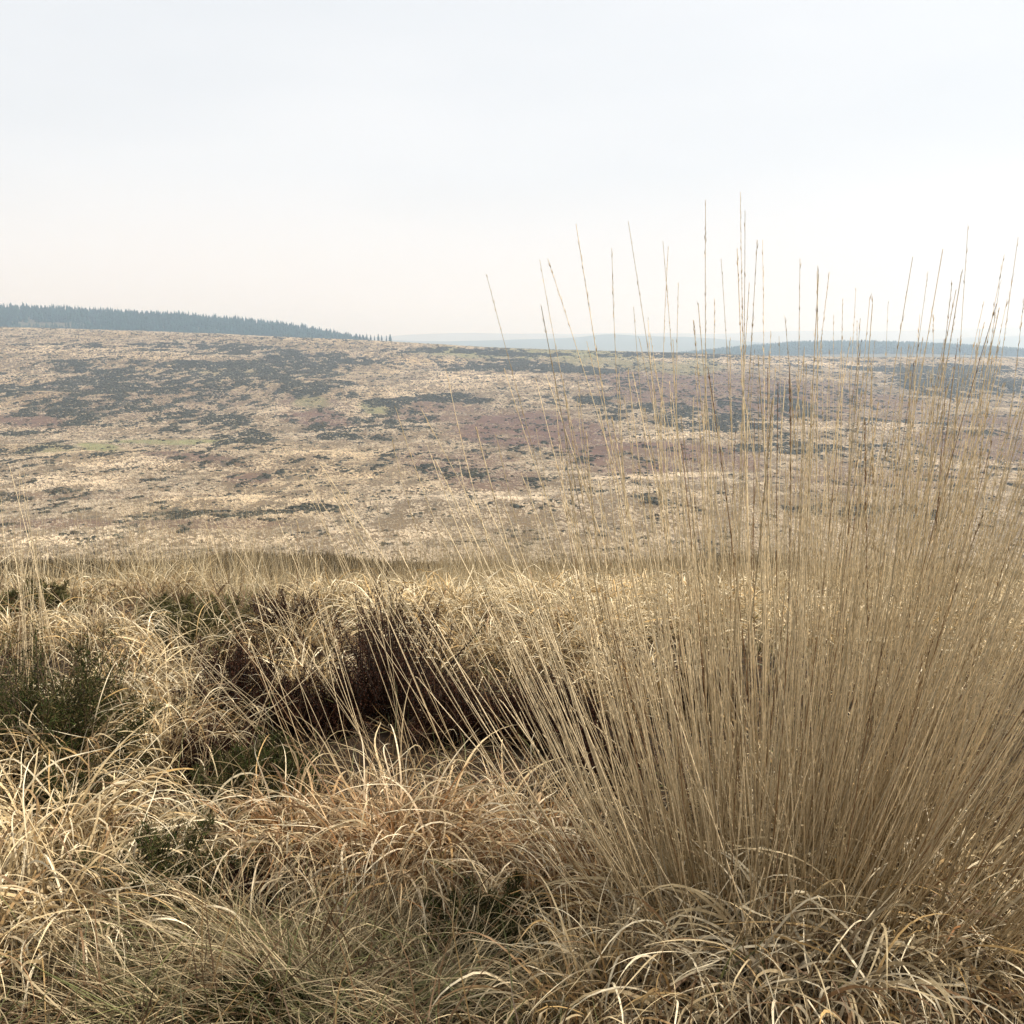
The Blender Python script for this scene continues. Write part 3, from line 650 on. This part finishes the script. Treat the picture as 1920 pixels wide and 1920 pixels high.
# ------------------------------------------------------------------ bushes
def bush(x, y, R, H, nsh, rng, col, col2, ln, wd, per, label, name, cat, group, twigc, spiny):
    R *= min(max(1, y / 3.6), 1.9); H *= min(max(1, y / 4.5), 1.25)
    rr = R * np.sqrt(rng.uniform(0, 1, nsh)); aa = rng.uniform(0, 6.2832, nsh)
    P = np.stack([rr * .45 * np.sin(aa), rr * .45 * np.cos(aa), np.full(nsh, -.02)], 1)
    L = H * np.sqrt(np.clip(1 - .6 * (rr / R) ** 2, .1, 1)) * rng.uniform(.45, 1.2, nsh) * (1 + .35 * np.sin(aa * 3 + x * 9) * (rr / R))
    th0 = (rr / R) * (1.15 if spiny else .7) + rng.normal(0, .28 if spiny else .16, nsh); 
    c, d, ph = curve_paths(P, aa + rng.normal(0, .4, nsh), th0, rng.normal(0, .35, nsh) - (0.25 if not spiny else 0), L, 7, 1.0, None, .25, rng)
    r = root_at(name, x, y, label, cat, group)
    part('twigs', tube(c, np.linspace(.0028, .0010, 8)[None] * np.ones((nsh, 1)) * max(1, y / 3), np.tile(twigc, (nsh, 8, 1)), 3), M_TWIG, r)
    i = rng.integers(0, 7, (nsh, per)); low = rng.uniform(0, 1, (nsh, per)) < .75; i = np.where(low, np.maximum(i, rng.integers(2, 7, (nsh, per))), i)
    f = rng.uniform(0, 1, (nsh, per, 1)); ar = np.arange(nsh)[:, None]
    p = c[ar, i] * (1 - f) + c[ar, i + 1] * f
    if spiny: p = p + rng.normal(0, .010, p.shape) * (H / .3)
    else: p = p + rng.normal(0, .007, p.shape)
    u = rng.normal(0, 1, p.shape) + d[ar, i] * .9 + np.array([0, 0, .35]); u /= np.linalg.norm(u, axis=2, keepdims=True)
    v = np.cross(u, rng.normal(0, 1, p.shape)); v /= np.linalg.norm(v, axis=2, keepdims=True) + 1e-9
    ll = ln * rng.uniform(.5, 1.3, (nsh, per, 1)); ww = wd * rng.uniform(.6, 1.3, (nsh, per, 1))
    V = np.stack([p - v * ww, p + v * ww, p + u * ll], 2).reshape(-1, 3)
    cc = mixc(col[None, None], col2[None, None], rng.uniform(0, 1, (nsh, per, 1)) ** 2) * rng.uniform(.6, 1.4, (nsh, per, 1))
    part('foliage', (V, np.arange(len(V)).reshape(-1, 3), np.repeat(cc.reshape(-1, 3), 3, 0)), M_BUSH, r)
rng = np.random.default_rng(303)
HB = [(450, 1350, .14, .30, 'red-brown heather bush below the olive gorse mound'), (735, 1345, .125, .44, 'tallest black heather bush standing up among pale tussocks'), (640, 1375, .085, .24, 'low heather bush filling the hollow left of the tallest one'),
      (850, 1380, .15, .20, 'black heather bush at the right of the tallest one'), (960, 1385, .13, .18, 'black heather seen between the leftmost leaning stalks'), (1060, 1395, .12, .22, 'dark heather behind the leaning stalks in the hollow'),
      (530, 1215, .16, .24, 'small reddish heather bush on the rim behind the red-brown one'), (535, 1370, .07, .20, 'grey-stemmed heather bush between the red-brown and low ones'), (395, 1440, .16, .16, 'dark low heather in the hollow with crossing stalks'),
      (1330, 1350, .09, .22, 'dark heather bush glimpsed deep behind the stalk fan'), (1130, 1480, .14, .2, 'dark heather patch low between stalk feet and curly leaves'),
      (430, 1720, .12, .12, 'small brown heather sprig patch beside the fine grass')]
for (px, py, R, H, lab) in HB:
    x, y, z = ground_at(px, py)
    bush(x, y, R, H, 190, rng, HEATH, np.array([.065, .026, .015]), .009, .0022, 90, lab, 'heather_bush', 'heather', 'dark heather bushes in the hollow', np.array([.035, .022, .015]), False)
GB = [(60, 1430, .30, .38, 'large dark green gorse bush at the picture edge'), (170, 1440, .18, .26, 'dark green gorse bush with a pointed top next to the large one'), (400, 1215, .20, .21, 'olive gorse mound on the rim behind the red-brown heather'),
      (300, 1740, .12, .22, 'small sprawling gorse sprig among the pale curled leaves'), (465, 1530, .10, .20, 'small gorse sprig at the side of the rusty-footed tussock'), (70, 1570, .18, .17, 'low gorse under hooped leaves at the picture edge'),
      (930, 1800, .15, .15, 'brownish gorse sprig in the dark hole beside the stalks'), (60, 1150, .20, .15, 'dim gorse bush on the rim behind the thin upright stalks'), (150, 1540, .13, .12, 'low dark gorse between hooped tussocks'),  # gorse sprig in the hole enlarged so its dark foliage stands in for shade
      (780, 1140, .25, .22, 'large olive gorse dome on the skyline of the brow'), (320, 1180, .14, .15, 'small gorse clump left of the olive mound'), (890, 1130, .13, .17, 'dark gorse tuft beside the large olive dome'), (510, 1480, .1, .14, 'tiny gorse sprig beside the crossing stalks'),
      (470, 1900, .10, .08, 'tiny dark green gorse sprig in the bottom fine grass')]
for (px, py, R, H, lab) in GB:
    x, y, z = ground_at(px, py); far = max(1, y / 3)
    olive = py < 1230
    bush(x, y, R, H, 210, rng, OLIVE * .5 if olive else DGREEN, np.array([.16, .13, .05]) if olive else np.array([.10, .07, .03]), .019 * far ** .5, .0015 * far, 150, lab, 'gorse_bush', 'gorse', 'gorse bushes', np.array([.09, .06, .035]), True)

# ------------------------------------------------------------------ tall stalk tussocks
def bez(B, T, lean, S=14):
    """stalk from foot B to tip T (n,3); bows so that it leaves the foot leaning and straightens"""
    t = np.linspace(0, 1, S + 1)[None, :, None]
    mid = B * .5 + T * .5 + lean
    return B[:, None] * (1 - t) ** 2 + 2 * t * (1 - t) * mid[:, None] + T[:, None] * t ** 2
rng = np.random.default_rng(77)
feet = {'A': (1395, 1770), 'B': (1660, 1770), 'C': (1560, 1570)}
ROOT = {}
labs = {'A': 'tall tussock whose fan of straw stalks starts the stand and crosses the sky', 'B': 'tall tussock with the densest stalks leaning out past the picture edge', 'C': 'tall stalk tussock half hidden between and behind the two nearer ones'}
for k_, (px, py) in feet.items():
    x, y, z = ground_at(px, py); ROOT[k_] = (root_at('tall_grass_tussock', x, y, labs[k_], 'grass tussock', 'tall stalk tussocks'), x, y, z)
STK = np.array([.76, .58, .34])
TIPS = [(912,515,'A'),(1012,487,'A'),(1027,485,'A'),(1080,420,'A'),(1147,465,'A'),(1178,415,'A'),(1188,575,'A'),(1243,452,'A'),(1253,462,'A'),(1272,530,'A'),(1323,375,'A'),(1388,360,'A'),(1397,395,'A'),(1420,450,'A'),(1430,450,'A'),
 (1352,485,'A'),(1405,530,'A'),(1300,600,'A'),(1500,485,'A'),(1472,595,'C'),(1555,510,'A'),(1563,590,'C'),(1605,540,'C'),(1607,605,'C'),(1665,570,'C'),(1725,590,'B'),(1750,590,'B'),(1785,530,'B'),(1815,425,'B'),(1875,530,'B'),
 (1909,445,'B'),(1845,565,'B'),(1920,560,'B'),(838,700,'A'),(742,765,'A'),(790,768,'A'),(735,825,'A'),(930,815,'A'),(945,690,'A'),(1040,700,'A'),(1015,575,'A'),(1690,650,'B'),(1620,700,'C'),(1540,640,'C'),
 (625,930,'A'),(600,870,'A'),(860,860,'A'),(1100,640,'A'),(1480,690,'D'),(1215,600,'A'),(1160,700,'A'),(1340,560,'A'),(1368,640,'A'),(1445,620,'A'),(1770,640,'B'),(1640,640,'C'),(1860,640,'B'),(1580,560,'C')]
cnts = {'A': 0, 'B': 0, 'C': 0}
def stalk_shape(B, T, bow, R0, dark, rng):
    n = len(B)
    c = bez(B, T, bow)
    t = np.linspace(0, 1, 15)[None]
    R = R0[:, None] * (1.0 - .56 * t)
    base = mixc(STK[None, None] * .82, np.array([.84, .67, .42])[None, None], sstep(.30, .85, t)[..., None]) * rng.normal(1, .24, (n, 1, 1)).clip(.45, 1.45)
    base = np.where(dark[:, None, None], BROWN[None, None] * 1.7, base)
    C = mixc(GOLD[None, None] * .72, base, np.clip(t * 2.2, 0, 1)[..., None])
    # slim node swellings
    return c, tube(c, R, C, 4)
def foot_pt(key, tipx_off, rng, spread=.15):
    r, x, y, z = ROOT[key]
    a = rng.uniform(0, 6.28); q = spread * math.sqrt(rng.uniform(0, 1))
    return np.array([np.clip(tipx_off * .22, -.15, .15) + q * math.sin(a) * .6, q * math.cos(a), -.02])
def one_stalk(px, py, key, dark=False, heavy=False):
    r, x, y, z = ROOT[key]
    yt = y + rng.uniform(-.22, .25)
    T = ray_at(px, py, yt) - np.array([x, y, z]); B = foot_pt(key, T[0], rng)
    Lh = np.linalg.norm(T - B)
    lat = np.array([T[0] - B[0], T[1] - B[1], 0]); bow = lat * rng.uniform(-.05, .34) + rng.normal(0, .022, 3) * [1, 1, 0] + np.array([0, 0, .0])
    c, vfc = stalk_shape(B[None], T[None], bow[None], np.array([rng.uniform(.0010, .0015) * (1.5 if heavy else 1)]), np.array([dark]), rng)
    # origin at the foot of the stalk
    V, F, C = vfc; s = link('stalk', make_mesh('stalk', V - B, F, C, [M_STALK]), r, tuple(B))
    t0 = rng.uniform(.62, .82)
    col = np.array([BROWN * 1.8 if dark else mixc(STK * 1.1, BROWN, rng.uniform(.0, .22))])
    per = 60 if heavy else int(rng.uniform(22, 46))
    parts = [spikelets(c, t0, .0006 if not heavy else .0012, col, rng, per, .011)]
    if rng.uniform() < .55 or heavy:                       # tighter lower part of the spike
        parts.append(spikelets(c[:, :13], .68, .0008 if not heavy else .0015, col * .9, rng, 26, .014))
    V, F, C = merge(parts); link('seed_head', make_mesh('seed_head', V - B, F, C, [M_STALK], False), s)
    cnts[key] += 1
for (px, py, k_) in TIPS:
    one_stalk(px, py, 'A' if k_ == 'D' else k_, k_ == 'D', k_ == 'D')
for k in range(90):
    px = rng.uniform(1000, 1960); py = rng.uniform(700, 980) - (px - 1000) * .10
    key = 'A' if px < 1450 else ('C' if px < 1600 and rng.uniform() < .6 else 'B')
    if cnts[key] >= 78: continue
    one_stalk(px, py, key, rng.uniform() < .06, rng.uniform() < .10)
# the mass of stalks: too many to count
def stalk_mass(key, n, R, Lr, hx, cone, skew, seed):
    rg = np.random.default_rng(seed); r, x, y, z = ROOT[key]
    aa = rg.uniform(0, 6.2832, n); q = np.sqrt(rg.uniform(0, 1, n))
    B = np.stack([R * hx * q * np.sin(aa), R * q * np.cos(aa), np.full(n, -.02)], 1)
    L = Lr[0] + (Lr[1] - Lr[0]) * rg.beta(1.8, 1.9, n)
    th = cone * q * rg.uniform(.5, 1.2, n) + np.abs(rg.normal(0, .05, n)); ph = aa + rg.normal(0, .45, n)
    fallen = rg.uniform(0, 1, n) < .05; th = np.where(fallen, rg.uniform(.7, 1.25, n), th); L = np.where(fallen, L * .7, L)
    D = np.stack([np.sin(th) * np.sin(ph) + skew, np.sin(th) * np.cos(ph) * .7, np.cos(th)], 1); D /= np.linalg.norm(D, axis=1, keepdims=True)
    T = B + D * L[:, None]
    bow = D * [1, 1, 0] * L[:, None] * rg.uniform(-.02, .14, (n, 1)) + rg.normal(0, .026, (n, 3)) * [1, 1, .3]
    dark = rg.uniform(0, 1, n) < .05
    c, vfc = stalk_shape(B, T, bow, rg.uniform(.0008, .0019, n) * (1 + .15 * (rg.uniform(0, 1, n) < .1)), dark, rg)
    cc = STK[None] * rg.uniform(.75, 1.15, (n, 1)); cc[dark] = BROWN
    part('stalks', vfc, M_STALK, r, 'stuff')
    V, F, C = spikelets(c, .7, .0008, cc, rg, 24, .011); o = link('seed_heads', make_mesh('seed_heads', V, F, C, [M_STALK], False), r); o['kind'] = 'stuff'
stalk_mass('A', 470, .20, (.42, 1.20), 1.15, .60, -.02, 1)
stalk_mass('B', 640, .25, (.58, 1.46), 1.1, .50, .36, 2)
stalk_mass('C', 320, .24, (.52, 1.36), 1.3, .46, .20, 3)
rng = np.random.default_rng(5)
for key, n in (('A', 420), ('B', 440), ('C', 300)):
    r, x, y, z = ROOT[key]
    tips = pick_cols(rng, n, [PALE * .9, STRAW, STRAW * .8, GOLD * 1.1], [2, 4, 3, 2])
    vfc = tuft(rng, n, .24, (.24, .52), .0044, (.03, .5), (1.2, 4.4), 14, None, 0, STRAW, GOLD * .8, .5, .4, 1.35, leafprof, tips)
    part('leaf_blades', clampz(vfc, x, y, z), M_LEAF, r)

# loose slender stalks standing or crossing elsewhere, each bunch a thing
BUN = [(55, 1400, 16, [(30, 1010), (75, 1020)], 'bunch of thin upright stalks rising through the gorse at the picture edge'),
       (170, 1330, 9, [(100, 1040), (200, 1060)], 'thin upright stalks next to the pointed gorse'),
       (620, 1480, 12, [(130, 1060), (420, 1100)], 'slanting stalks crossing the hollow towards the upper left'),
       (310, 1480, 9, [(360, 1120), (620, 1180)], 'slanting stalks crossing the hollow towards the upper right'),
       (760, 1560, 12, [(380, 960), (640, 1060)], 'long thin stalks leaning left over the heather'),
       (880, 1580, 12, [(560, 900), (780, 960)], 'long stalks leaning left in front of the tallest heather bush'),
       (560, 1200, 12, [(480, 990), (680, 1010)], 'thin pale stalks on the brow between gorse mounds'),
       (420, 1210, 6, [(300, 1010), (380, 1040)], 'few thin stalks with one dark stem behind the olive gorse'),
       (60, 1240, 6, [(0, 880), (60, 960)], 'faint reddish stalks leaning in at the picture edge')]
for (px, py, n, (t0, t1), lab) in BUN:
    x, y, z = ground_at(px, py); r = root_at('stalk_bunch', x, y, lab, 'grass stalks', 'thin loose stalks')
    for q in range(int(n * 1.2)):
        T = ray_at(rng.uniform(t0[0], t1[0]), rng.uniform(min(t0[1], t1[1]) - 20, max(t0[1], t1[1]) + 70), y + rng.uniform(-.1, .2)) - np.array([x, y, z])
        B = np.array([rng.normal(0, .10), rng.normal(0, .08), -.03])
        c, (V, F, C) = stalk_shape(B[None], T[None], rng.normal(0, .02, (1, 3)), np.array([rng.uniform(.0007, .0012) * max(1, y / 2.8)]), np.array([rng.uniform() < .08]), rng)
        s = link('stalk', make_mesh('stalk', V - B, F, C, [M_STALK]), r, tuple(B))
        V, F, C = spikelets(c, .72, .0009, np.array([STK * .8]), rng, 22, .010); link('seed_head', make_mesh('seed_head', V - B, F, C, [M_STALK], False), s)
print('things', len([o for o in bpy.data.objects if o.parent is None]))
